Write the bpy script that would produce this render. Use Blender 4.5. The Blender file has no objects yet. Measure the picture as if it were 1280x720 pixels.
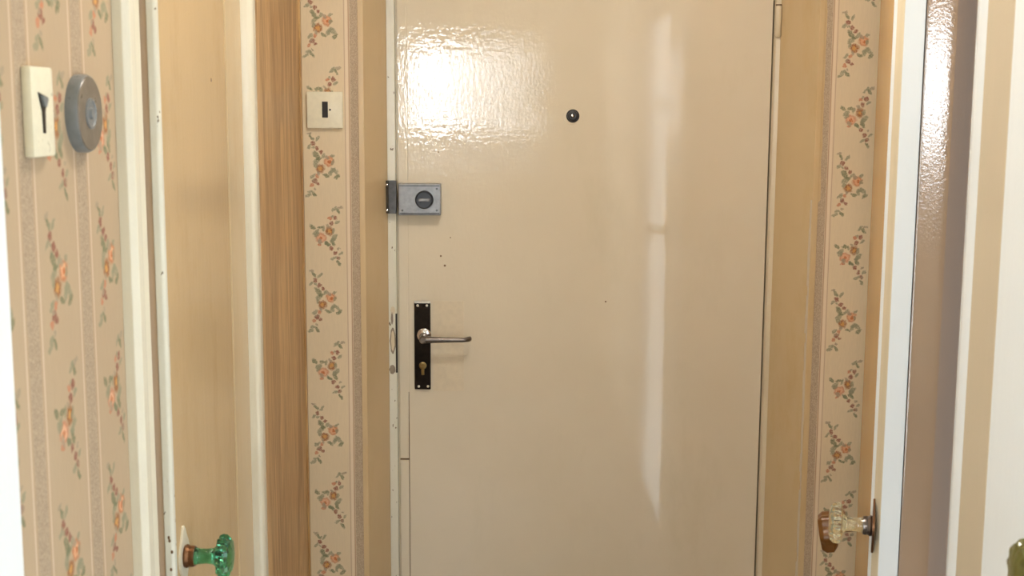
import bpy, bmesh, math, random
from mathutils import Vector, Matrix

# ------------------------------------------------------------ camera
SC = bpy.context.scene
F, H, PITCH, ROLL = 1571.0, 1.60, math.radians(8.2), math.radians(0.277)
fw = Vector((0, math.cos(PITCH), -math.sin(PITCH)))
r0 = Vector((1, 0, 0)); u0 = Vector((0, math.sin(PITCH), math.cos(PITCH)))
rt = r0*math.cos(ROLL) + u0*math.sin(ROLL)
up = u0*math.cos(ROLL) - r0*math.sin(ROLL)
cd = bpy.data.cameras.new('camera'); cam = bpy.data.objects.new('camera', cd)
SC.collection.objects.link(cam)
cam.matrix_world = Matrix(((rt.x, up.x, -fw.x, 0), (rt.y, up.y, -fw.y, 0), (rt.z, up.z, -fw.z, H), (0, 0, 0, 1)))
cd.sensor_width = 36.0; cd.lens = F/1280*36.0; cd.clip_start = 0.02
cd.dof.use_dof = True; cd.dof.focus_distance = 2.75; cd.dof.aperture_fstop = 11
SC.camera = cam

# ------------------------------------------------------------ light
W = bpy.data.worlds.new('world'); SC.world = W; W.use_nodes = True
W.node_tree.nodes['Background'].inputs[0].default_value = (0.75, 0.85, 1, 1)
W.node_tree.nodes['Background'].inputs[1].default_value = 0.6
SC.view_settings.view_transform = 'Standard'; SC.view_settings.look = 'None'
SC.view_settings.exposure = 0.0; SC.view_settings.gamma = 1.0
WINDOW_L = 25.0       # the window at the back of the hall
SIDE_L = 2.6          # glazed side door on the right
FILL_DOOR_L = 12.0       # added glazed door, out of view, that lights the right side
FILL_LAMP_L = 55.0         # added ceiling globe, out of view, that brightens the far end


def ray(x, y):
    return fw + rt*((x-640)/F) - up*((y-360)/F)
def atD(x, y, D):
    d = ray(x, y); t = D/d.y; return Vector((d.x*t, D, H + d.z*t))
def atX(x, y, X):
    d = ray(x, y); t = X/d.x; return Vector((X, d.y*t, H + d.z*t))
def XD(x, D): return atD(x, 360, D).x           # lateral place in plan at mid height
def DX(x, X): return atX(x, 360, X).y           # depth in plan at mid height

# ------------------------------------------------------------ materials
MATS = {}
def nmat(name):
    m = bpy.data.materials.new(name); m.use_nodes = True
    nt = m.node_tree; b = nt.nodes['Principled BSDF']
    return m, nt, b
def lin(c):
    return tuple(((v/255)/12.92 if v/255 < .04045 else ((v/255+.055)/1.055)**2.4) for v in c)+(1,)
def math_n(nt, op, a, b=None, c=None, clamp=False):
    n = nt.nodes.new('ShaderNodeMath'); n.operation = op; n.use_clamp = clamp
    for i, v in enumerate((a, b, c)):
        if v is None: continue
        if isinstance(v, (int, float)): n.inputs[i].default_value = v
        else: nt.links.new(v, n.inputs[i])
    return n.outputs[0]
def objc(nt, scale=(1, 1, 1), loc=(0, 0, 0)):
    t = nt.nodes.new('ShaderNodeTexCoord'); m = nt.nodes.new('ShaderNodeMapping')
    m.inputs['Scale'].default_value = scale; m.inputs['Location'].default_value = loc
    nt.links.new(t.outputs['Object'], m.inputs[0]); return m.outputs[0]
def noise(nt, vec, s, det=3, rough=.5, out=0):
    n = nt.nodes.new('ShaderNodeTexNoise'); n.inputs['Scale'].default_value = s
    n.inputs['Detail'].default_value = det; n.inputs['Roughness'].default_value = rough
    nt.links.new(vec, n.inputs['Vector']); return n.outputs[out]
def mix(nt, f, a, b):
    n = nt.nodes.new('ShaderNodeMix'); n.data_type = 'RGBA'
    for sock, v in ((n.inputs[0], f), (n.inputs[6], a), (n.inputs[7], b)):
        if isinstance(v, (int, float)): sock.default_value = v
        elif isinstance(v, tuple): sock.default_value = v
        else: nt.links.new(v, sock)
    return n.outputs[2]
def rng(nt, v, a, b, c=0., d=1., smooth=False):
    n = nt.nodes.new('ShaderNodeMapRange'); n.clamp = True
    if smooth: n.interpolation_type = 'SMOOTHSTEP'
    for i, q in enumerate((v, a, b, c, d)):
        if isinstance(q, (int, float)): n.inputs[i].default_value = q
        else: nt.links.new(q, n.inputs[i])
    return n.outputs[0]

def paint(name, col, rough=.16, coat=.0, strokes=.25, dirt=None, dirt_amt=.3, chips=False, tint=.06, axis='Z', spec=.5, fine=1.0):
    """Brushed gloss paint: colour with faint brush drift, stroke relief."""
    m, nt, b = nmat(name)
    sc = {'Z': (60, 60, 1.5), 'W': (25, 25, 12)}[axis]
    v = objc(nt, sc); v1 = objc(nt)
    st = noise(nt, v, 1.5, 4, .6)
    big = noise(nt, v1, 2.3, 4, .6)
    c0 = lin(col)
    dk = tuple(x*(1-tint*2.2) for x in c0[:3])+(1,)
    c = mix(nt, rng(nt, big, .3, .7), c0, dk)
    c = mix(nt, rng(nt, st, .35, .75, 0, .5), c, tuple(x*(1-tint) for x in c0[:3])+(1,))
    if dirt:
        d = noise(nt, objc(nt, (6, 6, 2)), 1.7, 6, .7)
        c = mix(nt, rng(nt, d, .5, .75, 0, dirt_amt), c, lin(dirt))
    if chips:
        d = noise(nt, objc(nt, (90, 90, 45)), 1.0, 3, .6)
        c = mix(nt, rng(nt, d, .68, .71), c, lin((120, 105, 85)))
    nt.links.new(c, b.inputs['Base Color'])
    b.inputs['Roughness'].default_value = rough
    b.inputs['Specular IOR Level'].default_value = spec
    if coat:
        b.inputs['Coat Weight'].default_value = coat; b.inputs['Coat Roughness'].default_value = .05
    bp = nt.nodes.new('ShaderNodeBump'); bp.inputs['Strength'].default_value = strokes; bp.inputs['Distance'].default_value = .001
    h = math_n(nt, 'ADD', math_n(nt, 'MULTIPLY', st, .5), math_n(nt, 'MULTIPLY', noise(nt, v1, 260*fine, 2), .35))
    nt.links.new(h, bp.inputs['Height']); nt.links.new(bp.outputs[0], b.inputs['Normal'])
    MATS[name] = m; return m

def plain(name, col, rough=.4, metal=0., spec=.5, nz=.0):
    m, nt, b = nmat(name)
    v = objc(nt); n = noise(nt, v, 90, 3)
    c0 = lin(col)
    nt.links.new(mix(nt, rng(nt, n, .3, .7), c0, tuple(x*(1-nz-.08) for x in c0[:3])+(1,)), b.inputs['Base Color'])
    nt.links.new(rng(nt, n, .2, .8, rough*.85, rough*1.15), b.inputs['Roughness'])
    b.inputs['Metallic'].default_value = metal; b.inputs['Specular IOR Level'].default_value = spec
    MATS[name] = m; return m

def glass(name, col, rough=.03, inner=.0):
    m, nt, b = nmat(name)
    b.inputs['Base Color'].default_value = lin(col)
    b.inputs['Transmission Weight'].default_value = 1.0 - inner
    b.inputs['Roughness'].default_value = rough; b.inputs['IOR'].default_value = 1.5
    bp = nt.nodes.new('ShaderNodeBump'); bp.inputs['Strength'].default_value = .25; bp.inputs['Distance'].default_value = .002
    nt.links.new(noise(nt, objc(nt), 160, 2), bp.inputs['Height']); nt.links.new(bp.outputs[0], b.inputs['Normal'])
    MATS[name] = m; return m

def emit(name, col, s):
    m, nt, b = nmat(name)
    b.inputs['Base Color'].default_value = (.8, .8, .8, 1)
    v = noise(nt, objc(nt), 1.1, 1)
    b.inputs['Emission Color'].default_value = col+(1,)
    nt.links.new(rng(nt, v, .3, .7, s*.85, s*1.1), b.inputs['Emission Strength'])
    MATS[name] = m; return m

# floral wallpaper ---------------------------------------------------
U, P = .155, .1492
ORANGE, BROWN, PINK, PLUM, GREEN, SAGE, GREY = (190, 106, 56), (150, 88, 36), (196, 124, 92), (140, 80, 66), (118, 122, 92), (146, 144, 118), (162, 148, 126)
def motif():
    """blobs (u, v, ru, rv, angle, colour) in mm, v up, for the sprays A and B"""
    A = [(-9, -5, 9, 9, 0, BROWN), (-9, -5, 4, 4, 0, (214, 160, 90)), (10, 10, 10, 10, 0, ORANGE), (10, 10, 7, 7, 0, (228, 178, 140)), (11, 9, 3.5, 3.5, 0, ORANGE),
         (-16, 12, 10, 5, .8, SAGE), (-18, 25, 9, 5, 2.2, GREEN), (22, -10, 9, 4.5, 2.4, SAGE), (27, -22, 7, 4, .6, GREEN), (13, -14, 7, 4, 1.5, SAGE), (-2, 22, 6, 3.5, 1, SAGE), (18, 22, 5, 3, .5, SAGE),
         (-15, 38, 4.5, 4.5, 0, PLUM), (-24, 49, 4.5, 5, .3, PLUM), (-7, 30, 4, 4, 0, PLUM), (-32, 42, 6, 3, .8, SAGE), (-27, 62, 7, 3, 2.2, GREEN), (-14, 60, 7, 3, .9, SAGE), (-32, 70, 5, 2.5, .2, GREY),
         (-16, -22, 4, 4, 0, PINK), (-21, -32, 5.5, 5, .3, PLUM), (-28, -41, 4, 4, 0, PINK), (-14, -38, 4, 3, 0, PLUM), (-26, -22, 7, 3.5, .7, SAGE), (-31, -55, 6, 3, .2, SAGE), (-22, -60, 7, 3, 2.2, GREEN), (-36, -63, 7, 3.5, .4, SAGE)]
    B = [(-10, -7, 11, 10, 0, PINK), (-10, -7, 7.5, 7, 0, (226, 180, 146)), (-10, -8, 3.5, 3.5, 0, ORANGE), (9, 8, 8, 10, 0, BROWN), (9, 8, 3, 4, 0, (214, 160, 90)),
         (-28, 17, 7, 4, 2.4, GREEN), (-20, 6, 8, 4, .6, SAGE), (19, -6, 9, 5, .8, SAGE), (16, -17, 8, 4, 2.2, GREEN), (-14, -21, 5, 3, .2, PINK), (4, -20, 7, 3.5, 2.5, SAGE), (-4, 14, 6, 3, 1.5, SAGE),
         (14, 25, 4.5, 5, 0, PLUM), (22, 37, 4.5, 5, 0, PLUM), (10, 36, 4, 3.5, 0, PINK), (27, 28, 6, 3, .6, SAGE), (28, 52, 7, 3, 2.2, GREEN), (19, 55, 6, 3, .8, SAGE), (33, 60, 6, 3, .3, GREY),
         (12, -29, 4.5, 4.5, 0, PLUM), (21, -40, 4, 4.5, 0, PLUM), (27, -50, 4.5, 4, 0, PLUM), (33, -40, 5, 3, .7, SAGE), (17, -52, 7, 3, .4, SAGE), (28, -62, 7, 3, 2.2, GREEN)]
    R_ = random.Random(3)
    for L, sg in ((A, -1), (B, 1)):
        for i in range(7):
            t = i/7*6.28+.4; L.append((24*math.cos(t)*.8, 20*math.sin(t), R_.uniform(4.5, 7), R_.uniform(2.6, 4), t+1, (SAGE, GREY, GREEN)[i % 3]))
        for i in range(4):
            L.append((sg*(20+R_.uniform(-8, 10)), (30+i*10)*(1 if i % 2 else -1), 3.4, 2.2, R_.uniform(0, 3), (GREY, SAGE)[i % 2]))
    return A, B
def wallpaper(name, axis, u_at, v_at, base=(226, 209, 178), k=1.0, flip=1, so=0.):
    m, nt, b = nmat(name)
    t = nt.nodes.new('ShaderNodeTexCoord'); s = nt.nodes.new('ShaderNodeSeparateXYZ')
    ns = nt.nodes.new('ShaderNodeTexNoise'); ns.inputs['Scale'].default_value = 150; ns.inputs['Detail'].default_value = 2
    nt.links.new(t.outputs['Object'], ns.inputs['Vector']); nt.links.new(t.outputs['Object'], s.inputs[0])
    sn = nt.nodes.new('ShaderNodeSeparateColor'); nt.links.new(ns.outputs['Color'], sn.inputs[0])
    u = s.outputs['X' if axis == 'X' else 'Y']; v = s.outputs['Z']
    du = math_n(nt, 'MULTIPLY', math_n(nt, 'SUBTRACT', u, u_at), flip)
    # garland centred on u_at ; wrapped to [-U/2, U/2]
    uu = math_n(nt, 'SUBTRACT', math_n(nt, 'WRAP', du, U/2, -U/2), 0)
    vv = math_n(nt, 'WRAP', math_n(nt, 'SUBTRACT', v, v_at), P*.5+P, -P*.5)
    inB = math_n(nt, 'GREATER_THAN', vv, P/2)
    uj = math_n(nt, 'ADD', math_n(nt, 'MULTIPLY', uu, 1000), math_n(nt, 'MULTIPLY', math_n(nt, 'SUBTRACT', sn.outputs[0], .5), 9))
    vm = math_n(nt, 'MULTIPLY', vv, 1000)
    vjA = math_n(nt, 'ADD', vm, math_n(nt, 'MULTIPLY', math_n(nt, 'SUBTRACT', sn.outputs[1], .5), 9))
    cA = nt.nodes.new('ShaderNodeCombineXYZ'); nt.links.new(uj, cA.inputs[0]); nt.links.new(vjA, cA.inputs[1])
    col = None
    fib = noise(nt, objc(nt, (500, 500, 60) if axis == 'X' else (500, 500, 60)), 1, 2)
    base_c = mix(nt, rng(nt, noise(nt, objc(nt), 3, 4), .35, .7, 0, .6), lin(base), lin(tuple(x*.95 for x in base)))
    base_c = mix(nt, rng(nt, fib, .3, .8, 0, .3), base_c, lin(tuple(x*.9 for x in base)))
    # woven stripe midway between garlands
    us = math_n(nt, 'WRAP', math_n(nt, 'SUBTRACT', du, so), U/2, -U/2)
    au = math_n(nt, 'SUBTRACT', U/2, math_n(nt, 'ABSOLUTE', us))
    weave = noise(nt, objc(nt, (700, 700, 420)), 1, 2, .7)
    sc = mix(nt, rng(nt, weave, .35, .65), lin((190, 172, 148)), lin((150, 130, 110)))
    col = mix(nt, math_n(nt, 'MULTIPLY', math_n(nt, 'LESS_THAN', au, .0145), .85), base_c, sc)
    for a, w, cc in ((.0165, .0012, (172, 140, 118)), (.0215, .0022, (230, 212, 190)), (.0262, .0008, (186, 158, 138))):
        band = math_n(nt, 'LESS_THAN', math_n(nt, 'ABSOLUTE', math_n(nt, 'SUBTRACT', au, a)), w)
        col = mix(nt, math_n(nt, 'MULTIPLY', band, .8 if axis == 'X' else .4), col, lin(cc))
    grain = noise(nt, t.outputs['Object'], 420, 2, .6)
    for dv, blobs in zip((0, P*1000), motif()):
        for (bu, bv, ru, rv, an, cc) in blobs:
            n = nt.nodes.new('ShaderNodeMapping'); n.vector_type = 'TEXTURE'
            n.inputs['Location'].default_value = (bu, bv+dv, 0); n.inputs['Rotation'].default_value = (0, 0, an); n.inputs['Scale'].default_value = (ru*k, rv*k, 1)
            nt.links.new(cA.outputs[0], n.inputs[0])
            l = nt.nodes.new('ShaderNodeVectorMath'); l.operation = 'LENGTH'; nt.links.new(n.outputs[0], l.inputs[0])
            f = rng(nt, l.outputs['Value'], .75, 1.15, 1, 0)
            f = math_n(nt, 'MULTIPLY', f, rng(nt, grain, .3, .6, .45, .95))
            col = mix(nt, f, col, lin(cc))
    nt.links.new(col, b.inputs['Base Color'])
    b.inputs['Roughness'].default_value = .55; b.inputs['Specular IOR Level'].default_value = .3
    bp = nt.nodes.new('ShaderNodeBump'); bp.inputs['Strength'].default_value = .25; bp.inputs['Distance'].default_value = .0006
    nt.links.new(fib, bp.inputs['Height']); nt.links.new(bp.outputs[0], b.inputs['Normal'])
    MATS[name] = m; return m

def oak():
    m, nt, b = nmat('oak')
    d = noise(nt, objc(nt, (6, 6, 1.2)), 1.2, 3)
    v = nt.nodes.new('ShaderNodeVectorMath'); v.operation = 'ADD'
    sc = objc(nt, (30, 30, 1.1)); nt.links.new(sc, v.inputs[0])
    cm = nt.nodes.new('ShaderNodeCombineXYZ'); nt.links.new(math_n(nt, 'MULTIPLY', d, 9), cm.inputs[1]); nt.links.new(cm.outputs[0], v.inputs[1])
    g = noise(nt, v.outputs[0], 1.0, 5, .65)
    g2 = noise(nt, objc(nt, (170, 170, 6)), 1.0, 3, .6)
    c = mix(nt, rng(nt, g, .38, .62), lin((210, 174, 122)), lin((166, 126, 78)))
    c = mix(nt, rng(nt, g2, .5, .72, 0, .75), c, lin((128, 86, 44)))
    nt.links.new(c, b.inputs['Base Color']); b.inputs['Roughness'].default_value = .35
    bp = nt.nodes.new('ShaderNodeBump'); bp.inputs['Strength'].default_value = .2; bp.inputs['Distance'].default_value = .0008
    nt.links.new(g2, bp.inputs['Height']); nt.links.new(bp.outputs[0], b.inputs['Normal'])
    MATS['oak'] = m

def door_paint():
    """Cream gloss enamel of the entrance door with a roller-and-brush relief."""
    m, nt, b = nmat('cream_gloss')
    big = noise(nt, objc(nt), 1.6, 4, .6)
    c = mix(nt, rng(nt, big, .35, .7), lin((222, 212, 192)), lin((214, 203, 181)))
    c = mix(nt, rng(nt, noise(nt, objc(nt, (3, 3, 1)), 2.2, 5, .7), .55, .75, 0, .3), c, lin((196, 186, 158)))
    nt.links.new(c, b.inputs['Base Color'])
    b.inputs['Roughness'].default_value = .025; b.inputs['Specular IOR Level'].default_value = .55
    h = math_n(nt, 'ADD', math_n(nt, 'MULTIPLY', noise(nt, objc(nt, (16, 1, 70)), 1, 3, .6), .5), math_n(nt, 'MULTIPLY', noise(nt, objc(nt, (60, 1, 8)), 1, 2, .5), .22))
    tt = nt.nodes.new('ShaderNodeTexCoord'); sx = nt.nodes.new('ShaderNodeSeparateXYZ'); nt.links.new(tt.outputs['Object'], sx.inputs[0])
    rough_side = rng(nt, math_n(nt, 'ADD', sx.outputs['X'], math_n(nt, 'MULTIPLY', noise(nt, objc(nt), 8, 2), .2)), .08, .28, 1.0, .04)
    hf = math_n(nt, 'ADD', noise(nt, objc(nt, (150, 1, 55)), 1, 2, .55), math_n(nt, 'MULTIPLY', noise(nt, objc(nt, (40, 1, 110)), 1, 2, .5), .6))
    h = math_n(nt, 'ADD', h, math_n(nt, 'MULTIPLY', math_n(nt, 'MULTIPLY', hf, rough_side), 1.5))
    bp = nt.nodes.new('ShaderNodeBump'); bp.inputs['Strength'].default_value = .30; bp.inputs['Distance'].default_value = .0005
    nt.links.new(h, bp.inputs['Height']); nt.links.new(bp.outputs[0], b.inputs['Normal'])
    MATS['cream_gloss'] = m

door_paint(); oak()
paint('frame_cream', (222, 208, 180), .18, strokes=.35, dirt=(170, 150, 115), dirt_amt=.35)
paint('yellow_cream', (212, 188, 148), .22, strokes=.3, dirt=(190, 155, 100), dirt_amt=.4)
paint('tan_gloss', (204, 174, 128), .14, strokes=.5, dirt=(176, 142, 92), dirt_amt=.5)
paint('ochre_paint', (214, 172, 112), .25, strokes=.3)
paint('white_gloss', (230, 224, 204), .14, strokes=.45, dirt=(200, 185, 155), dirt_amt=.3)
paint('chipped_white', (226, 224, 210), .2, strokes=.5, dirt=(190, 175, 145), dirt_amt=.4, chips=True)
paint('clean_white', (240, 246, 250), .2, strokes=.3, tint=.01)
paint('edge_white', (232, 236, 238), .07, strokes=.25, tint=.02, axis='W')
paint('slit_shade', (214, 188, 160), .5)
paint('brown_paint', (170, 142, 116), .09, strokes=.5, axis='W', spec=1.0)
paint('taupe_paint', (206, 192, 168), .25, strokes=.3)
paint('wall_plain', (226, 214, 192), .6, strokes=.2)
paint('lino', (118, 106, 94), .35, strokes=.1)
plain('black_gap', (38, 30, 22), .8)
plain('slot_black', (26, 20, 18), .35)
plain('plastic_ivory', (236, 230, 206), .3)
plain('plastic_grey', (116, 106, 94), .3, nz=.1)
plain('grey_rim', (124, 128, 130), .3, nz=.1)
plain('steel_brushed', (150, 152, 156), .38, .75, nz=.15)
plain('steel_dark', (92, 94, 98), .4, .6, nz=.25)
plain('chrome', (225, 225, 228), .12, 1.0)
plain('chrome_dark_refl', (52, 46, 44), .10, 1.0, nz=.3)  # near-black colour paints in the dark surroundings that chrome mirrors
plain('aluminium', (120, 112, 106), .3, .9)
plain('knob_navy', (12, 22, 40), .3)
plain('bronze', (120, 84, 56), .35, .8)
plain('nickel', (120, 112, 108), .25, .9)
plain('brass', (128, 104, 62), .3, .8)
plain('screw_white', (225, 220, 205), .3, .3)
plain('mark_brown', (110, 84, 56), .7)
plain('ghost_paint', (216, 203, 178), .3); plain('worn_grey', (150, 136, 120), .6, nz=.2)
glass('green_glass', (92, 190, 150)); glass('clear_glass', (250, 247, 218), .03, .08); glass('amber_glass', (112, 72, 30), .3, .95); glass('olive_glass', (120, 116, 62), .1, .45)
glass('lens_glass', (200, 205, 210))
emit('daylight', (.92, .96, 1.0), WINDOW_L); emit('side_daylight', (.82, .93, 1.0), SIDE_L); emit('fill_daylight', (.80, .92, 1.0), FILL_DOOR_L); emit('fill_lamp_glow', (1.0, .94, .86), FILL_LAMP_L); emit('net_daylight', (.92, .96, 1.0), WINDOW_L*.5); emit('net2_daylight', (.92, .96, 1.0), WINDOW_L*.4); emit('dim_daylight', (.92, .96, 1.0), WINDOW_L*.2)
zA_l = atD(400, 378, 2.73).z; zA_r = atD(1060, 402, 2.73).z
wallpaper('wallpaper_end_left', 'X', XD(408, 2.73), zA_l, k=1.1, so=-.005)
wallpaper('wallpaper_end_right', 'X', XD(1060, 2.73), zA_r, k=1.1, so=.006)
XL = XD(377, 2.73)
wallpaper('wallpaper_side', 'Y', DX(75, XL), atX(75, 352, XL).z, base=(188, 166, 138), k=1.2)  # same paper as the end wall, base darkened for the dimmer side

# ------------------------------------------------------------ mesh helpers
def link(name, bm, mat, parent=None, kind=None, label=None, cat=None, group=None, smooth=None):
    bmesh.ops.recalc_face_normals(bm, faces=bm.faces[:])
    me = bpy.data.meshes.new(name); bm.to_mesh(me); bm.free()
    o = bpy.data.objects.new(name, me); SC.collection.objects.link(o)
    for x in (mat if isinstance(mat, (list, tuple)) else [mat]): me.materials.append(MATS[x])
    if smooth is not None:
        for p in me.polygons: p.use_smooth = True
        me.set_sharp_from_angle(angle=math.radians(smooth))
    if parent: o.parent = parent
    tag(o, label, cat, group, kind); return o
def tag(o, label=None, cat=None, group=None, kind=None):
    if label: o['label'] = label
    if cat: o['category'] = cat
    if group: o['group'] = group
    if kind: o['kind'] = kind
def empty(name, loc=(0, 0, 0), **k):
    o = bpy.data.objects.new(name, None); SC.collection.objects.link(o); o.location = (0, 0, 0)
    o.empty_display_size = .05; tag(o, **k); return o
def bevel(bm, w, seg=2, edges=None):
    if w: bmesh.ops.bevel(bm, geom=edges or bm.edges[:], offset=w, segments=seg, profile=.6, affect='EDGES', clamp_overlap=True)
def prism(pts, z0, z1, bv=0, bm=None, zcuts=0):
    """plan polygon pts [(x, d)] extruded z0..z1"""
    own = bm is None
    bm = bm or bmesh.new(); n = len(pts)
    lo = [bm.verts.new((p[0], p[1], z0)) for p in pts]; hi = [bm.verts.new((p[0], p[1], z1)) for p in pts]
    bm.faces.new(lo); bm.faces.new(hi)
    es = []
    for i in range(n):
        f = bm.faces.new((lo[i], lo[(i+1) % n], hi[(i+1) % n], hi[i]))
    if bv and own:
        vert = [e for e in bm.edges if abs(e.verts[0].co.z-e.verts[1].co.z) > 1e-6]
        bevel(bm, bv, 3, vert)
    return bm
def box(a, b, bv=0, bm=None):
    x0, x1 = sorted((a[0], b[0])); y0, y1 = sorted((a[1], b[1])); z0, z1 = sorted((a[2], b[2]))
    t = bmesh.new(); bmesh.ops.create_cube(t, size=1)
    for v in t.verts: v.co = Vector((x0+(v.co.x+.5)*(x1-x0), y0+(v.co.y+.5)*(y1-y0), z0+(v.co.z+.5)*(z1-z0)))
    bevel(t, bv)
    if bm is None: return t
    me = bpy.data.meshes.new('t'); t.to_mesh(me); t.free(); bm.from_mesh(me); bpy.data.meshes.remove(me); return bm
def frame_of(axis):
    a = Vector(axis).normalized(); s = Vector((0, 0, 1)) if abs(a.z) < .9 else Vector((1, 0, 0))
    p = s.cross(a).normalized(); q = a.cross(p); return a, p, q
def lathe(c, axis, prof, seg=32, lobes=0, amp=lambda t: 0., bm=None, cap=True):
    """prof [(t along axis, radius)]"""
    bm = bm or bmesh.new(); a, p, q = frame_of(axis); c = Vector(c); rings = []
    for t, r in prof:
        ring = []
        for i in range(seg):
            ph = 2*math.pi*i/seg
            rr = r*(1+(amp(t)*math.cos(lobes*ph) if lobes else 0))
            ring.append(bm.verts.new(c+a*t+(p*math.cos(ph)+q*math.sin(ph))*rr))
        rings.append(ring)
    for A, B in zip(rings, rings[1:]):
        for i in range(seg): bm.faces.new((A[i], A[(i+1) % seg], B[(i+1) % seg], B[i]))
    if cap: bm.faces.new(rings[0]); bm.faces.new(rings[-1])
    return bm
def plate(c, n, outline, th, bv=0, upv=(0, 0, 1)):
    """flat plate of outline [(u, v)] whose back lies at c, thickness th along n"""
    bm = bmesh.new(); n = Vector(n).normalized(); q = Vector(upv); p = q.cross(n).normalized(); q = n.cross(p); c = Vector(c)
    lo = [bm.verts.new(c+p*u+q*v) for u, v in outline]; hi = [bm.verts.new(c+p*u+q*v+n*th) for u, v in outline]
    bm.faces.new(lo); top = bm.faces.new(hi)
    for i in range(len(lo)): bm.faces.new((lo[i], lo[(i+1) % len(lo)], hi[(i+1) % len(lo)], hi[i]))
    if bv: bevel(bm, bv, 2, list(top.edges))
    return bm
def circ(r, n=24, ky=1): return [(r*math.cos(2*math.pi*i/n), r*ky*math.sin(2*math.pi*i/n)) for i in range(n)]

CEIL = 2.45
BACK = -2.6
DOORTOP = 2.06
# ------------------------------------------------------------ room shell
XRF = .80; XRN = .575; YE = 2.73; YL = 2.85
link('floor', box((-1.0, BACK-.1, -.1), (1.3, 3.2, 0)), 'lino', kind='structure', label='brown linoleum floor of the narrow hallway', cat='floor')
link('ceiling', box((-1.0, BACK-.1, CEIL), (1.3, 3.2, CEIL+.1)), 'wall_plain', kind='structure', label='pale plain ceiling over the hallway', cat='ceiling')

# left wall: plaster with door openings left of the hall
wl = empty('wall_left', kind='structure', label='left hallway wall with floral striped wallpaper', cat='wall')
d_near = DX(13, XL); d_c0 = DX(152, XL)
DL0, DL1 = 1.575, 2.125         # opening of the left inner door
KD0, KD1 = -1.45, -.55          # opening of the added glazed door behind the viewer
b = bmesh.new()
for a, c, z0 in ((.2, DL0, 0), (DL0, DL1, 2.0), (DL1, YE+.3, 0)):
    box((XL-.12, a, z0), (XL, c, CEIL), bm=b)
XK = -.95
for a, c, z0 in ((BACK, KD0, 0), (KD0, KD1, 2.0), (KD1, .2, 0)):
    box((XK-.12, a, z0), (XK, c, CEIL), bm=b)
box((XK-.12, .2, 0), (XL-.12, .26, CEIL), bm=b)
link('plaster', b, 'wall_plain', wl)
link('wallpaper', box((XL, d_near-.02, 0.08), (XL+.0008, d_c0+.004, CEIL)), 'wallpaper_side', wl, label='beige wallpaper, toned darker for dimmer light, with rose garlands and woven stripes')

# end wall with the opening of the entrance door
we = empty('wall_end', kind='structure', label='end wall with rose garland wallpaper either side of the entrance door', cat='wall')
xl0, xl1 = XD(457, YE), XD(485, YL-.01)
xr1, xr0 = XD(1012, YE), XD(966, YL-.01)
b = bmesh.new()
prism([(XL-.12, YE), (xl0, YE), (xl1, YL+.10), (XL-.12, YL+.10)], 0, CEIL, bm=b)
prism([(xr1, YE), (XRF+.12, YE), (XRF+.12, YL+.10), (xr0+.004, YL+.10)], 0, CEIL, bm=b)
box((xl0, YE, DOORTOP+.02), (xr1, YL+.1, CEIL), bm=b)
link('plaster', b, 'yellow_cream', we)
# paper sheets; the right one is torn along the door reveal
b = bmesh.new()
rnd = random.Random(5)
def sheet(pts_left, xright, y):
    vs = []
    L = [b.verts.new((x, y, z)) for x, z in pts_left]; R = [b.verts.new((xright, y, z)) for x, z in pts_left]
    L2 = [b.verts.new((x, y-.0009, z)) for x, z in pts_left]; R2 = [b.verts.new((xright, y-.0009, z)) for x, z in pts_left]
    for i in range(len(L)-1):
        b.faces.new((L2[i], L2[i+1], R2[i+1], R2[i])); b.faces.new((L[i], L[i+1], L2[i+1], L2[i]))
        b.faces.new((R[i], R[i+1], R2[i+1], R2[i])); b.faces.new((L[i], L[i+1], R[i+1], R[i]))
zs = [.08+i*.021 for i in range(int((CEIL-.08)/.021)+1)]
xe = XD(456, YE)
sheet([(xe+rnd.uniform(-.0012, .0008), z) for z in zs], XL+.001, YE)
link('wallpaper', b, 'wallpaper_end_left', we, label='beige wallpaper strip with rose garlands left of the entrance door')
b = bmesh.new(); zt = atD(1018, 256, YE).z; pl = []
for z in zs:
    off = 1012 if z < zt else 1020.5
    if z < zt-.5: off = 1014
    pl.append((XD(off, YE)+rnd.uniform(-.0015, .0012), z))
sheet(pl, XRF-.002, YE)
link('wallpaper', b, 'wallpaper_end_right', we, label='beige wallpaper strip torn along its edge right of the entrance door')
b = bmesh.new()
pl = [(XD(1008 if z < zt else 1017, YE)+rnd.uniform(-.001, .003), z) for z in zs if z < zt+.02]
for (x0, za), (x1, zb) in zip(pl, pl[1:]):
    box((min(x0, x1), YE-.0004, za), (XD(1016, YE), YE, zb), bm=b)
link('torn_paper', b, 'taupe_paint', we)

# right wall: deep part behind the ajar door, near part with the white door
wr = empty('wall_right', kind='structure', label='right hallway wall with painted door frames', cat='wall')
GD0, GD1 = .46, 1.17
b = bmesh.new()
box((XRF, 1.9, 0), (XRF+.12, YE+.2, CEIL), bm=b)
box((XRN, BACK, 0), (XRN+.12, GD0-.1, CEIL), bm=b)
box((XRN, GD0-.1, 2.02), (XRN+.12, 1.56, CEIL), bm=b)
box((XRN, 1.50, 0), (XRN+.12, 1.56, 2.02), bm=b)
link('plaster', b, 'wall_plain', wr)
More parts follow.
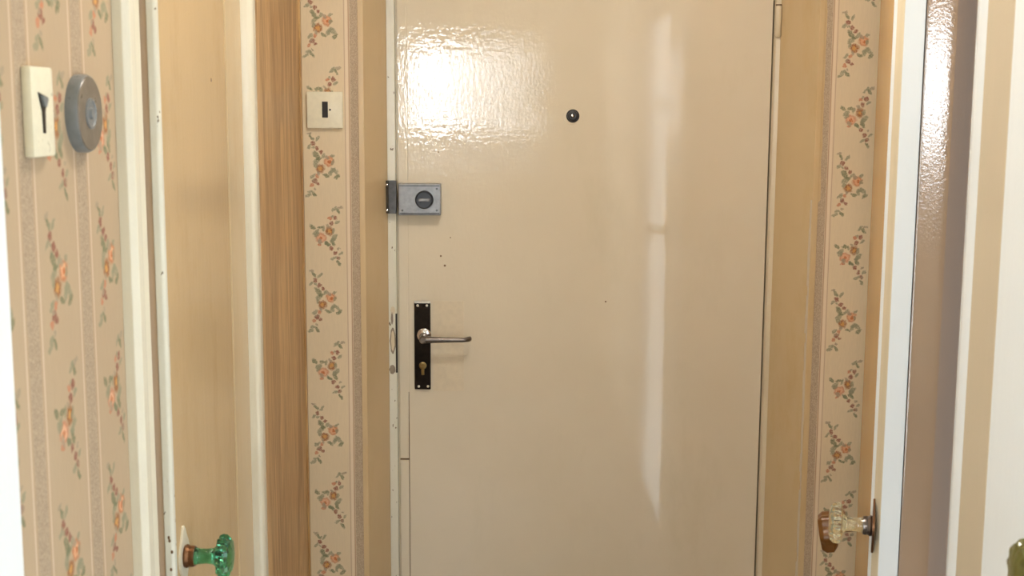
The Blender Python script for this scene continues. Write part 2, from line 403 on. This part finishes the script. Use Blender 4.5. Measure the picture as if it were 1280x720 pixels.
# wall back with window
wb = bmesh.new()
wx0, wx1, wz0, wz1 = -.36, .10, 1.22, 2.12
WX0, WX1, WZ0, WZ1 = -.80, .24, 1.20, 2.06
for a in (((-1.0, WZ0*0), (WX0, CEIL)), ((WX1, 0), (1.3, CEIL)), ((WX0, 0), (WX1, WZ0)), ((WX0, WZ1), (WX1, CEIL))):
    box((a[0][0], BACK-.1, a[0][1]), (a[1][0], BACK, a[1][1]), bm=wb)
link('wall_back', wb, 'wall_plain', kind='structure', label='pale wall with a window behind the viewer', cat='wall')
w1 = empty('window_1', kind='structure', label='daylit white sash window at the back of the hall', cat='window')
b = bmesh.new()
cols = ((-.745, -.37, 'daylight'), (-.335, -.19, 'net_daylight'), (-.145, -.005, 'net2_daylight'), (.045, .17, 'dim_daylight'))
rows = ((1.235, 1.25), (1.44, 1.60), (1.635, 2.0))
xs = [WX0] + [v for c in cols for v in c[:2]] + [WX1]
for i in range(0, len(xs), 2): box((xs[i], BACK-.06, WZ0), (xs[i+1], BACK-.01, WZ1), bm=b)
zz = [WZ0] + [v for r in rows for v in r] + [WZ1]
for i in range(0, len(zz), 2): box((WX0, BACK-.055, zz[i]), (WX1, BACK-.012, zz[i+1]), bm=b)
link('window_frame', b, 'clean_white', w1)
for x0, x1, mm in cols:
    link('pane', box((x0-.004, BACK-.05, WZ0+.01), (x1+.004, BACK-.045, WZ1-.01)), mm, w1)

# glazed side door, right, beside the viewer (lit strip mirrored by the entrance door)
d4 = empty('door_4', kind='structure', label='white near door at the right edge of the hall', cat='door')
XN = .555
b = bmesh.new()
dn = DX(1248, XN)
box((XN, GD1, .0), (XN+.04, dn, 2.0), bm=b); box((XN, GD0-.1, 0), (XN+.04, GD0, 2.0), bm=b)
box((XN, GD0, 0), (XN+.04, GD1, .05), bm=b); box((XN, GD0, 1.93), (XN+.04, GD1, 2.0), bm=b); box((XN, GD0, 1.585), (XN+.04, GD1, 1.635), bm=b)
link('door_stile', b, 'clean_white', d4)
link('pane', box((XN+.025, GD0+.001, .051), (XN+.03, GD1-.001, 1.929)), 'side_daylight', d4)
# glazed door added behind the viewer to light the right side
d5 = empty('fill_door', kind='structure', label='added glazed door behind the viewer on the left, lighting the right side', cat='door')
b = bmesh.new()
for a, c in ((KD0, KD0+.08), (KD1-.08, KD1)): box((XK-.06, a, 0), (XK-.02, c, 2.0), bm=b)
for z in ((0, .12), (1.0, 1.06), (1.92, 2.0)): box((XK-.06, KD0, z[0]), (XK-.02, KD1, z[1]), bm=b)
link('fill_door_frame', b, 'clean_white', d5)
link('pane', box((XK-.05, KD0+.08, .12), (XK-.045, KD1-.08, 1.92)), 'fill_daylight', d5)
# ceiling globe added out of view to brighten door and end wall
cl = empty('fill_lamp', label='added round ceiling lamp out of view, brightening the hall', cat='lamp')
lx, ly = .08, 1.75
link('fill_lamp_shade', lathe((lx, ly, CEIL-.02), (0, 0, -1), [(0, .06), (.02, .11), (.05, .12), (.08, .10), (.1, .05), (.105, .01)]), 'fill_lamp_glow', cl, smooth=60)
link('fill_lamp_base', lathe((lx, ly, CEIL), (0, 0, -1), [(0, .07), (.02, .07)]), 'clean_white', cl, smooth=40)

# ------------------------------------------------------------ entrance door
px = lambda x, y, D=YL: atD(x, y, D)
d1 = empty('door_1', kind='structure', label='cream gloss entrance door at the end of the hall', cat='door')
dxl, dxr = XD(510.5, YL), XD(955, YL)
lip0, lip1 = XD(498.5, YL), XD(509.8, YL)
Dth = .045
link('door_leaf', box((dxl, YL, .008), (dxr, YL+Dth, DOORTOP), .0015), 'cream_gloss', d1)
zg = px(505, 574).z
link('edge_lipping', box((lip0, YL+.0005, zg+.002), (lip1, YL+Dth, DOORTOP), .001), 'cream_gloss', d1)
link('edge_lipping', box((lip0, YL+.0005, .008), (lip1, YL+Dth, zg-.002), .001), 'cream_gloss', d1)
b = box((lip0, YL+.004, .01), (dxl+.001, YL+Dth-.003, DOORTOP))
link('joint_filler', b, 'mark_brown', d1)
link('joint_filler', box((XD(496.4, YL), YL+.006, .01), (lip0+.001, YL+.02, DOORTOP)), 'ghost_paint', d1)
# painted-over filler keeps the joint shut above the handle
z575, z495 = px(505, 490).z, px(505, 100).z
link('joint_filler', box((lip1-.0005, YL+.0008, z575), (dxl+.0005, YL+.006, DOORTOP-.01)), 'cream_gloss', d1)
# ghost of a wider old handle plate
g0, g1 = px(541, 376), px(580, 489)
b = bmesh.new()
link('paint_patch', box((g0.x, YL-.0006, g1.z), (g1.x, YL+.001, g0.z), .0003), 'ghost_paint', d1, label='rectangular paint patch where a wider plate used to sit')
# small dents
for x, y, r in ((551, 320, .0022), (556, 332, .0026), (757, 377, .002), (563, 297, .0014), (548, 190, .0016)):
    p = px(x, y); link('dent', plate((p.x, YL+.0002, p.z), (0, -1, 0), circ(r, 10), .0006), 'mark_brown', d1)
# peephole
p = px(716, 145)
ph = link('peephole', lathe((p.x, YL, p.z), (0, -1, 0), [(0, .0145), (.0015, .0150), (.002, .0115), (.004, .0112), (.005, .0095), (.0045, .0055), (.001, .005)], 28), 'slot_black', d1, smooth=40, label='small black peephole ring')
link('lens', lathe((p.x-.0015, YL, p.z+.001), (0, -1, 0), [(.0012, .005), (.003, .0045), (.004, .002)], 16), 'chrome', ph, smooth=60)
b = lathe((p.x-.003, YL, p.z-.001), (0, -1, 0), [(0, .0185), (.0006, .0180), (.0009, .0140)], 24)
link('worn_ring', b, 'ghost_paint', d1)

# night latch
D2 = YL-.028
a, c = px(497.5, 229.5, D2), px(551, 269.5, D2)
nl = link('night_latch', box((a.x, D2, c.z), (c.x, YL, a.z), .0025), 'steel_brushed', d1, label='grey metal surface-mounted night latch')
kp = px(530, 250, D2-.01)
link('turn_knob', lathe((kp.x, D2, kp.z), (0, -1, 0), [(0, .0205), (.004, .0205), (.006, .019), (.012, .0185), (.014, .017)], 32), 'knob_navy', nl, smooth=40, label='dark blue-black turn knob')
link('grip', box((kp.x-.012, D2-.019, kp.z-.003), (kp.x+.013, D2-.012, kp.z+.0035), .0015), 'steel_brushed', nl)
link('face_border', box((a.x+.003, D2-.0008, a.z-.006), (c.x-.003, D2+.001, a.z-.0035)), 'steel_dark', nl)
link('face_border', box((a.x+.003, D2-.0008, c.z+.0035), (c.x-.003, D2+.001, c.z+.006)), 'steel_dark', nl)
for x, y in ((503, 263), (546, 263), (546, 236)):
    s = px(x, y, D2); link('screw', lathe((s.x, D2, s.z), (0, -1, 0), [(0, .0025), (.001, .0025)], 12), 'steel_dark', nl)

# handle plate
D3 = YL-.006
a, c = px(517.5, 376.5, D3), px(538.5, 487, D3)
hp = link('handle_plate', box((a.x, D3, c.z), (c.x, YL, a.z), .0025), 'chrome_dark_refl', d1, label='long narrow chrome handle plate')
for x, y in ((522, 382), (533.5, 382), (523.5, 483), (535, 483)):
    s = px(x, y, D3); link('screw', lathe((s.x, D3, s.z), (0, -1, 0), [(0, .0030), (.0012, .0028), (.0018, .001)], 14), 'screw_white', hp, smooth=50)
link('top_cap', box((a.x, D3-.0015, a.z-.005), (c.x, D3+.001, a.z+.0005), .0006), 'chrome', hp)
pv = px(529, 424, D3-.03)
bl = lathe((pv.x, D3, pv.z), (0, -1, 0), [(0, .012), (.004, .012), (.006, .0095), (.034, .0092), (.042, .0085), (.045, .006)], 28)
tip = px(587, 425, D3-.035)
# lever swept from the pivot to the right, slimmer to the tip and turned in at the end
path = [(pv.x-.002, D3-.036, pv.z, .0085, .0085), (pv.x+.02, D3-.038, pv.z, .0075, .0070), (pv.x+.05, D3-.037, pv.z-.0005, .0058, .0055), (tip.x-.012, D3-.036, tip.z, .0050, .0050), (tip.x-.004, D3-.033, tip.z+.001, .0060, .0055), (tip.x, D3-.026, tip.z+.001, .0060, .0050), (tip.x, D3-.020, tip.z+.001, .0040, .0040)]
def sweep(bm, path, seg=14):
    rings = []
    for i, (x, y, z, rz, rn) in enumerate(path):
        A = Vector(path[max(i-1, 0)][:3]); B = Vector(path[min(i+1, len(path)-1)][:3]); t = (B-A).normalized()
        q = Vector((0, 0, 1)); p = q.cross(t).normalized(); q = t.cross(p)
        rings.append([bm.verts.new(Vector((x, y, z))+q*math.sin(2*math.pi*k/seg)*rz+p*math.cos(2*math.pi*k/seg)*rn) for k in range(seg)])
    for A, B in zip(rings, rings[1:]):
        for k in range(seg): bm.faces.new((A[k], A[(k+1) % seg], B[(k+1) % seg], B[k]))
    bm.faces.new(rings[0]); bm.faces.new(rings[-1])
sweep(bl, path)
link('lever_handle', bl, 'aluminium', hp, smooth=50, label='worn metal lever handle pointing right')
link('handle_collar', lathe((pv.x, D3, pv.z+.004), (0, -1, 0), [(0, .0165), (.003, .0160), (.005, .0135)], 28), 'chrome', hp, smooth=40)
k = px(528.5, 457, D3); b = lathe((k.x, D3, k.z), (0, -1, 0), [(0, .0088), (.002, .0085), (.0025, .0055), (.001, .0050)], 20)
link('key_cylinder', b, 'brass', hp, smooth=40, label='brass key cylinder')
link('cylinder_tail', box((k.x-.0035, D3-.002, k.z-.022), (k.x+.0035, D3, k.z-.008), .001), 'brass', hp)
# hinge
hq0, hq1 = px(971, 6, YL-.006), px(971, 47, YL-.006)
b = lathe((XD(961.5, YL-.012), YL-.0105, hq1.z), (0, 0, 1), [(0, .004), (.004, .0072), (hq0.z-hq1.z-.004, .0072), (hq0.z-hq1.z-.002, .0060)], 20)
link('hinge', b, 'frame_cream', d1, smooth=40, label='painted-over hinge knuckle at the top right')
link('hinge_gap', lathe((XD(961.5, YL-.012), YL-.0105, hq0.z-.0015), (0, 0, 1), [(0, .0066), (.0022, .0066)], 16), 'mark_brown', d1)

# entrance frame
t1 = empty('trim_1', kind='structure', label='cream painted frame around the entrance door', cat='door frame')
b = prism([(XD(485.5, YL-.012), YL-.012), (XD(495.5, YL-.012), YL-.012), (XD(496.6, YL), YL), (XD(496.6, YL), YL+.09), (XD(485.5, YL-.012), YL+.09)], 0, DOORTOP+.02, .0015)
fl = link('frame_post', b, 'chipped_white', t1)
b = prism([(XD(956.8, YL), YL+.002), (XD(959.5, YL-.006), YL-.006), (XD(967.5, YL-.008), YL-.008), (XD(967.5, YL-.008), YL+.09), (XD(956.8, YL), YL+.09)], 0, DOORTOP+.02, .0015)
link('frame_post', b, 'frame_cream', t1)
link('head_rail', box((xl1, YL-.008, DOORTOP+.004), (xr0, YL+.09, DOORTOP+.03)), 'frame_cream', t1)
link('draught_gap', box((xl1, YL+Dth+.003, 0), (xr0, YL+Dth+.02, DOORTOP+.01)), 'black_gap', t1)
# reveal boards, thin splayed linings left and right
def lining(p0, p1, th, sgn):
    return prism([p0, p1, (p1[0]+sgn*th, p1[1]), (p0[0]+sgn*th, p0[1])], 0, DOORTOP+.02, .001)
link('reveal_board', lining((xl0+.001, YE-.002), (xl1+.003, YL-.005), .012, -1), 'yellow_cream', t1)
link('reveal_board', lining((xr1-.001, YE-.002), (xr0-.003, YL-.005), .012, 1), 'yellow_cream', t1)
# strike slot and worn marks at the lock
s0, s1 = px(491.5, 392, YL-.013), px(496, 466, YL-.013)
link('strike_plate', box((XD(494.0, YL-.0125), YL-.0126, s1.z), (XD(496.2, YL-.0125), YL-.009, s0.z), .0004), 'slot_black', fl)
for xc, yc, a_, b_, mm in ((491, 388, 3, 5, 'ghost_paint'), (491, 426, 3.6, 17, 'worn_grey'), (491, 426, 2.2, 13, 'frame_cream'), (490.5, 462, 3.8, 6, 'worn_grey'), (490, 398, 1.4, 8, 'worn_grey')):
    q = px(xc, yc, YL-.013); k_ = .00183
    link('worn_patch', plate((q.x, YL-.0119, q.z), (0, -1, 0), [(a_*k_*math.cos(t*.45)*(1+.15*math.sin(t*3)), b_*k_*math.sin(t*.45)) for t in range(14)], .0005 if mm != 'frame_cream' else .0009), mm, fl)
# night latch keeper on the frame
Dk = YL-.030
a0, c0_ = px(482, 226, Dk), px(496, 267, Dk)
kb = prism([(a0.x+.006, Dk), (c0_.x-.001, Dk), (c0_.x-.001, YL-.012), (a0.x-.002, YL-.012), (a0.x, YL-.02)], c0_.z, a0.z, .002)
kk = link('latch_keeper', kb, 'steel_dark', t1, label='dark metal keeper of the night latch')
for y in (231, 263):
    s = px(484.5, y, Dk+.006); link('screw', lathe((s.x, Dk+.008, s.z), (-.3, -1, 0), [(0, .003), (.004, .003), (.005, .0015)], 12), 'chrome', kk)

# ------------------------------------------------------------ left inner door with green glass knob
t2 = empty('trim_2', kind='structure', label='chipped white frame around the left inner door', cat='door frame')
XC = XL+.020
da = DX(152, XL); 
pf = [(XL, da), (XL+.012, da), (XC, da+.006), (XC+.001, da+.02), (XC-.004, da+.03), (XC, da+.045), (XL+.008, da+.048), (XL, da+.048)]
link('casing', prism(pf, 0, 2.08, .0015), 'white_gloss', t2)
pf = [(XL, da+.048), (XL+.010, da+.048), (XL+.010, da+.078), (XL, da+.078)]
link('groove_strip', prism(pf, 0, 2.06), 'taupe_paint', t2)
db = 1.55
xb0, xb1 = XD(194, db), XD(206.5, db)
link('bead_groove', prism([(XL-.03, db+.003), (xb0+.001, db+.003), (xb0+.001, db+.02), (XL-.03, db+.02)], 0, 2.04), 'slit_shade', t2)  # flat brown strip stands in for the shade in the rebate
link('stop_bead', prism([(xb0, db), (xb1-.003, db), (xb1, db+.003), (xb1, db+.012), (xb1-.003, db+.016), (xb0, db+.02)], 0, 2.04, .002), 'chipped_white', t2)
XLF = XL+.0065
dj = 2.14
xj = XD(323, dj)
link('casing', prism([(XL-.06, dj-.002), (xj-.022, dj-.001), (xj-.014, dj), (xj-.008, dj+.0008), (xj-.004, dj+.0025), (xj-.001, dj+.006), (xj, dj+.011), (xj, dj+.03), (XL, dj+.034), (XL-.06, dj+.034)], 0, 2.06, .0025), 'white_gloss', t2)
dstop = DX(289, XLF)
link('stop_strip', prism([(XLF-.02, dstop), (XLF+.001, dstop+.004), (XLF+.002, dj-.012), (XLF-.002, dj), (XLF-.02, dj)], 0, 2.04, .001), 'yellow_cream', t2)
link('head_rail', box((XL-.06, da, 2.0), (XC-.002, dj+.03, 2.05)), 'white_gloss', t2)
d2 = empty('door_2', kind='structure', label='tan gloss inner door on the left with a green glass knob', cat='door')
link('door_leaf', box((XLF-.04, 1.572, .008), (XLF, dstop-.001, 1.996), .001), 'tan_gloss', d2)
# sunk vertical seam marks
nk = atX(264, 104/3+0, XLF)
for x, y, r in ((264, 100, .003), (198+12, 430, .002)):
    p = atX(x, y, XLF); link('dent', plate((XLF-.0002, p.y, p.z), (1, 0, 0), circ(r, 10), .0006), 'mark_brown', d2)

def rosette(h, w):
    out = []
    for i in range(40):
        t = 2*math.pi*i/40; s = abs(math.cos(t)); c = abs(math.sin(t))
        r = .72+.28*max(0, math.cos(2*t))**2+.0*math.cos(8*t)
        out.append((w/2*math.sin(t)*(.62+.38*abs(math.sin(t))), h/2*math.cos(t)*r))
    return out
def knob(parent, base, axis, gm, collar, lab, ln=.07, R=.0285, seg=64, plate_h=.088, plate_w=.05, plate_m='bronze', bare=False):
    base = Vector(base); ax = Vector(axis).normalized()
    pl_ = link('knob_plate', plate(base, ax, rosette(plate_h, plate_w), .003, .001), plate_m, parent)
    link('collar', lathe(base, ax, [(.003, .0155), (.006, .0165), (.010, .0145), (.013, .0150), (.017, .0140)], 32), collar, pl_, smooth=35)
    prof = [(.0172, .0120), (.024, .0108), (.034, .0102), (.042, .0112), (.047, .016), (.050, R*.93), (.055, R), (.061, R*.97), (.066, R*.82), (.069, R*.5), (ln, R*.12)]
    bm = lathe(base, ax, prof, seg, 10, lambda t: .075 if .048 < t < .068 else .02 if t > .03 else 0)
    link('glass_knob', bm, gm, pl_, smooth=28, label=lab)
kb_ = atX(229, 695, XLF)
knob(d2, (XLF, kb_.y, kb_.z), (1, 0, 0), 'green_glass', 'bronze', 'lobed green glass door knob', plate_m='white_gloss')
# chips of bare metal on the bead by the knob
for x, y in ((213, 672), (214, 676), (217, 690), (216, 712)):
    p = atD(x-2, y, db); link('paint_chip', plate((p.x, db+.0002, p.z), (0, -1, 0), circ(.0016, 8, 1.6), .0006), 'mark_brown', t2)
p = atX(202, 697, XL+.010)

# oak-grain boarding between the left casing and the end wall
XO = XL+.006
do0 = DX(328, XO)
oak_d = [(do0-.08, YE-.22), (YE-.22, YE-.0005)]
t3 = empty('trim_3', kind='structure', label='oak-grained boarding in the left corner beside the wallpaper', cat='wood panel')
link('board', box((XL+.0005, do0-.08, 0), (XO, YE-.012, CEIL-.001), .0008), 'oak', t3)
link('edge_strip', box((XL+.0005, YE-.012, 0), (XO+.004, YE-.001, CEIL-.001), .001), 'oak', t3)

# ------------------------------------------------------------ right ajar door with clear knob
d3 = empty('door_3', kind='structure', label='right inner door standing ajar with clear and amber glass knobs', cat='door')
e = 1.87
pA = (XD(1140, e-.0098), e-.0098); pB = (XD(1114, e), e); pC = (XD(1101.5, e+.03), e+.03); pD = (XD(1084.5, 2.70), 2.70)
nrm = Vector((-(pD[1]-pC[1]), pD[0]-pC[0])).normalized()     # left-facing normal in plan
off = .044
link('door_leaf', prism([pC, pD, (pD[0]-nrm.x*off, pD[1]-nrm.y*off), (pC[0]-nrm.x*off, pC[1]-nrm.y*off)], .008, 2.0), 'ochre_paint', d3)
link('edge_bead', prism([pC, (pB[0]-.002, pB[1]+.012), pB, (pB[0]+.01, pB[1]+.001), (pC[0]+.012, pC[1]+.0)], .008, 2.0, .0015), 'frame_cream', d3)
link('highlight_rib', prism([(pC[0]-.0006, pC[1]), (pC[0]+.0016, pC[1]-.0085), (pC[0]+.0036, pC[1]-.0095), (pC[0]+.0045, pC[1])], .008, 2.0, .0006), 'edge_white', d3)  # white rib stands in for the highlight line along the bead
link('latch_edge', prism([(pB[0]+.0005, pB[1]), pA, (pA[0]+.009, pA[1]+.036), (pC[0]+.0125, e+.029)], .008, 2.0, .001), 'edge_white', d3)
N3 = Vector((nrm.x, nrm.y, 0))
kp = atD(1093, 657, e+.02)
kbv = Vector((kp.x-.001, e+.018, kp.z))
knob(d3, kbv, N3, 'clear_glass', 'nickel', 'lobed clear glass door knob', R=.030, plate_m='bronze', ln=.068)
kp = atD(1032, 665, 2.02)
pos = Vector((kp.x, 2.02, kp.z)); N4 = (N3*.058+Vector((0, 0, -.011))).normalized(); base = pos - N4*.058
link('amber_knob', lathe(base, N4, [(-.005, .0035), (.034, .0035), (.036, .012), (.042, .026), (.048, .032), (.060, .032), (.067, .027), (.069, .006)], 64, 6, lambda t: .09 if t > .045 else 0), 'amber_glass', d3, smooth=28, label='amber brown lobed knob half hidden behind the clear knob')

# right frame: jamb facing the viewer, near casing
t4 = empty('trim_4', kind='structure', label='glossy brown and white frame of the right inner door', cat='door frame')
j = 1.862
xj0 = XD(1141.2, j)
pts = [(xj0+.004, j+.02), (xj0, j+.001)] + [(xj0+.002+.0065*i, j-.00192*min(i, 6)+.0002*max(i-5, 0)**2) for i in range(11)] + [(XRF+.1, j+.03), (XRF+.1, j+.09), (xj0+.012, j+.09)]
link('jamb', prism(pts, 0, CEIL-.001, .001), 'brown_paint', t4, smooth=30)
# near casing: round white bead and taupe face
dT0, dT1 = dn, DX(1215, XN)
link('casing', prism([(XN, dT0+.0005), (XN, dT1), (XN+.04, dT1), (XN+.04, dT0+.0005)], 0, 2.08, .0008), 'taupe_paint', t4)
cx_, cy_, rr_ = XN+.012, dT1+.020, .022
x1192 = XD(1192, dT1+.04)
pts = [(XN+.045, dT1+.0005), (XN+.001, dT1+.0005)]
for i in range(1, 9):
    t = i/8*math.pi/2
    pts.append((XN-.004+.02*(1-math.cos(t)), dT1+.004+.05*math.sin(t)))
pts.append((XN+.045, dT1+.054))
link('round_bead', prism(pts, 0, 2.08), 'edge_white', t4, smooth=30)
link('head_rail', box((XN, dn, 2.0), (XN+.04, j, 2.08)), 'white_gloss', t4)

# olive knob on the near white door
kp = atX(1271, 695, XN-.055)
knob(d4, (XN, kp.y-.028, kp.z-.004), (-1, 0, 0), 'olive_glass', 'bronze', 'dark olive glass knob cut by the right picture edge')
# near left jamb
XJ = XL+.022
link('trim_5', prism([(XL+.0005, d_near-.25), (XJ, d_near-.25), (XJ, DX(13, XJ)-.003), (XJ-.004, DX(13, XJ)), (XL+.0005, DX(13, XJ))], 0, 2.1), 'clean_white', kind='structure', label='white door casing at the near left edge', cat='door frame')

# ------------------------------------------------------------ wall fittings
# light switch plate near left
XW = XL+.0008
XS = XW+.010
a, c = atX(38, 85, XS), atX(70.5, 192, XS)
ls = empty('switch_plate', label='tall cream wall plate with a dark key-shaped slot, left wall', cat='switch')
b = box((XW, a.y, (a.z+c.z)/2-.043), (XS, c.y, (a.z+c.z)/2+.043), .0028)
zc_ = (a.z+c.z)/2; yc_ = (a.y+c.y)/2
link('cover_plate', b, 'plastic_ivory', ls, smooth=50)
q = atX(54, 135, XS)
link('slot', plate((XS-.0004, q.y, q.z), (1, 0, 0), [(-.013, .015), (.012, .010), (.004, -.003), (.003, -.024), (-.003, -.024), (-.004, -.003)][::-1], .0012), 'slot_black', ls)
link('toggle', plate((XS+.0006, q.y+.001, q.z+.002), (1, 0, 0), [(-.009, .010), (.006, .007), (.001, -.001), (-.003, -.001)][::-1], .003, .0008), 'grey_rim', ls, label='grey toggle in the slot')
# round grey bell / thermostat
XB = XW+.013
ctr = atX(113, 142, XB)
r_ = .5*(atX(113, 92, XB).z-atX(113, 190, XB).z)
db_ = empty('door_chime', label='round grey disc with a raised centre beside the cream wall plate', cat='doorbell')
link('housing', lathe((XW, ctr.y, ctr.z), (1, 0, 0), [(0, r_), (.009, r_), (.0125, r_*.96)], 48), 'grey_rim', db_, smooth=40)
link('face', lathe((XW+.0122, ctr.y, ctr.z), (1, 0, 0), [(0, r_*.955), (.0012, r_*.93)], 48), 'plastic_grey', db_, smooth=20)
link('dial', lathe((XW+.0134, ctr.y, ctr.z), (1, 0, 0), [(0, r_*.40), (.0015, r_*.39), (.0017, r_*.33), (.0005, r_*.30), (.0005, r_*.16), (.003, r_*.13)], 40), 'grey_rim', db_, smooth=30)
# white socket plate on end wall
YP = YE-.0009
a, c = px(383, 114.5, YP-.009), px(428.5, 160.5, YP-.009)
sp = empty('socket_plate', label='square white wall plate with a black slot, beside the entrance door', cat='socket')
link('cover_plate', box((a.x, YP-.009, c.z), (c.x, YP, a.z), .0022), 'plastic_ivory', sp, smooth=50)
a, c = px(402.5, 127, YP-.009), px(410, 147, YP-.009)
link('slot', box((a.x, YP-.0096, c.z), (c.x, YP-.0085, a.z)), 'slot_black', sp)
q = px(412.5, 137.2, YP-.009); link('pin_hole', plate((q.x, YP-.0088, q.z), (0, -1, 0), circ(.0022, 12), .0006), 'slot_black', sp)
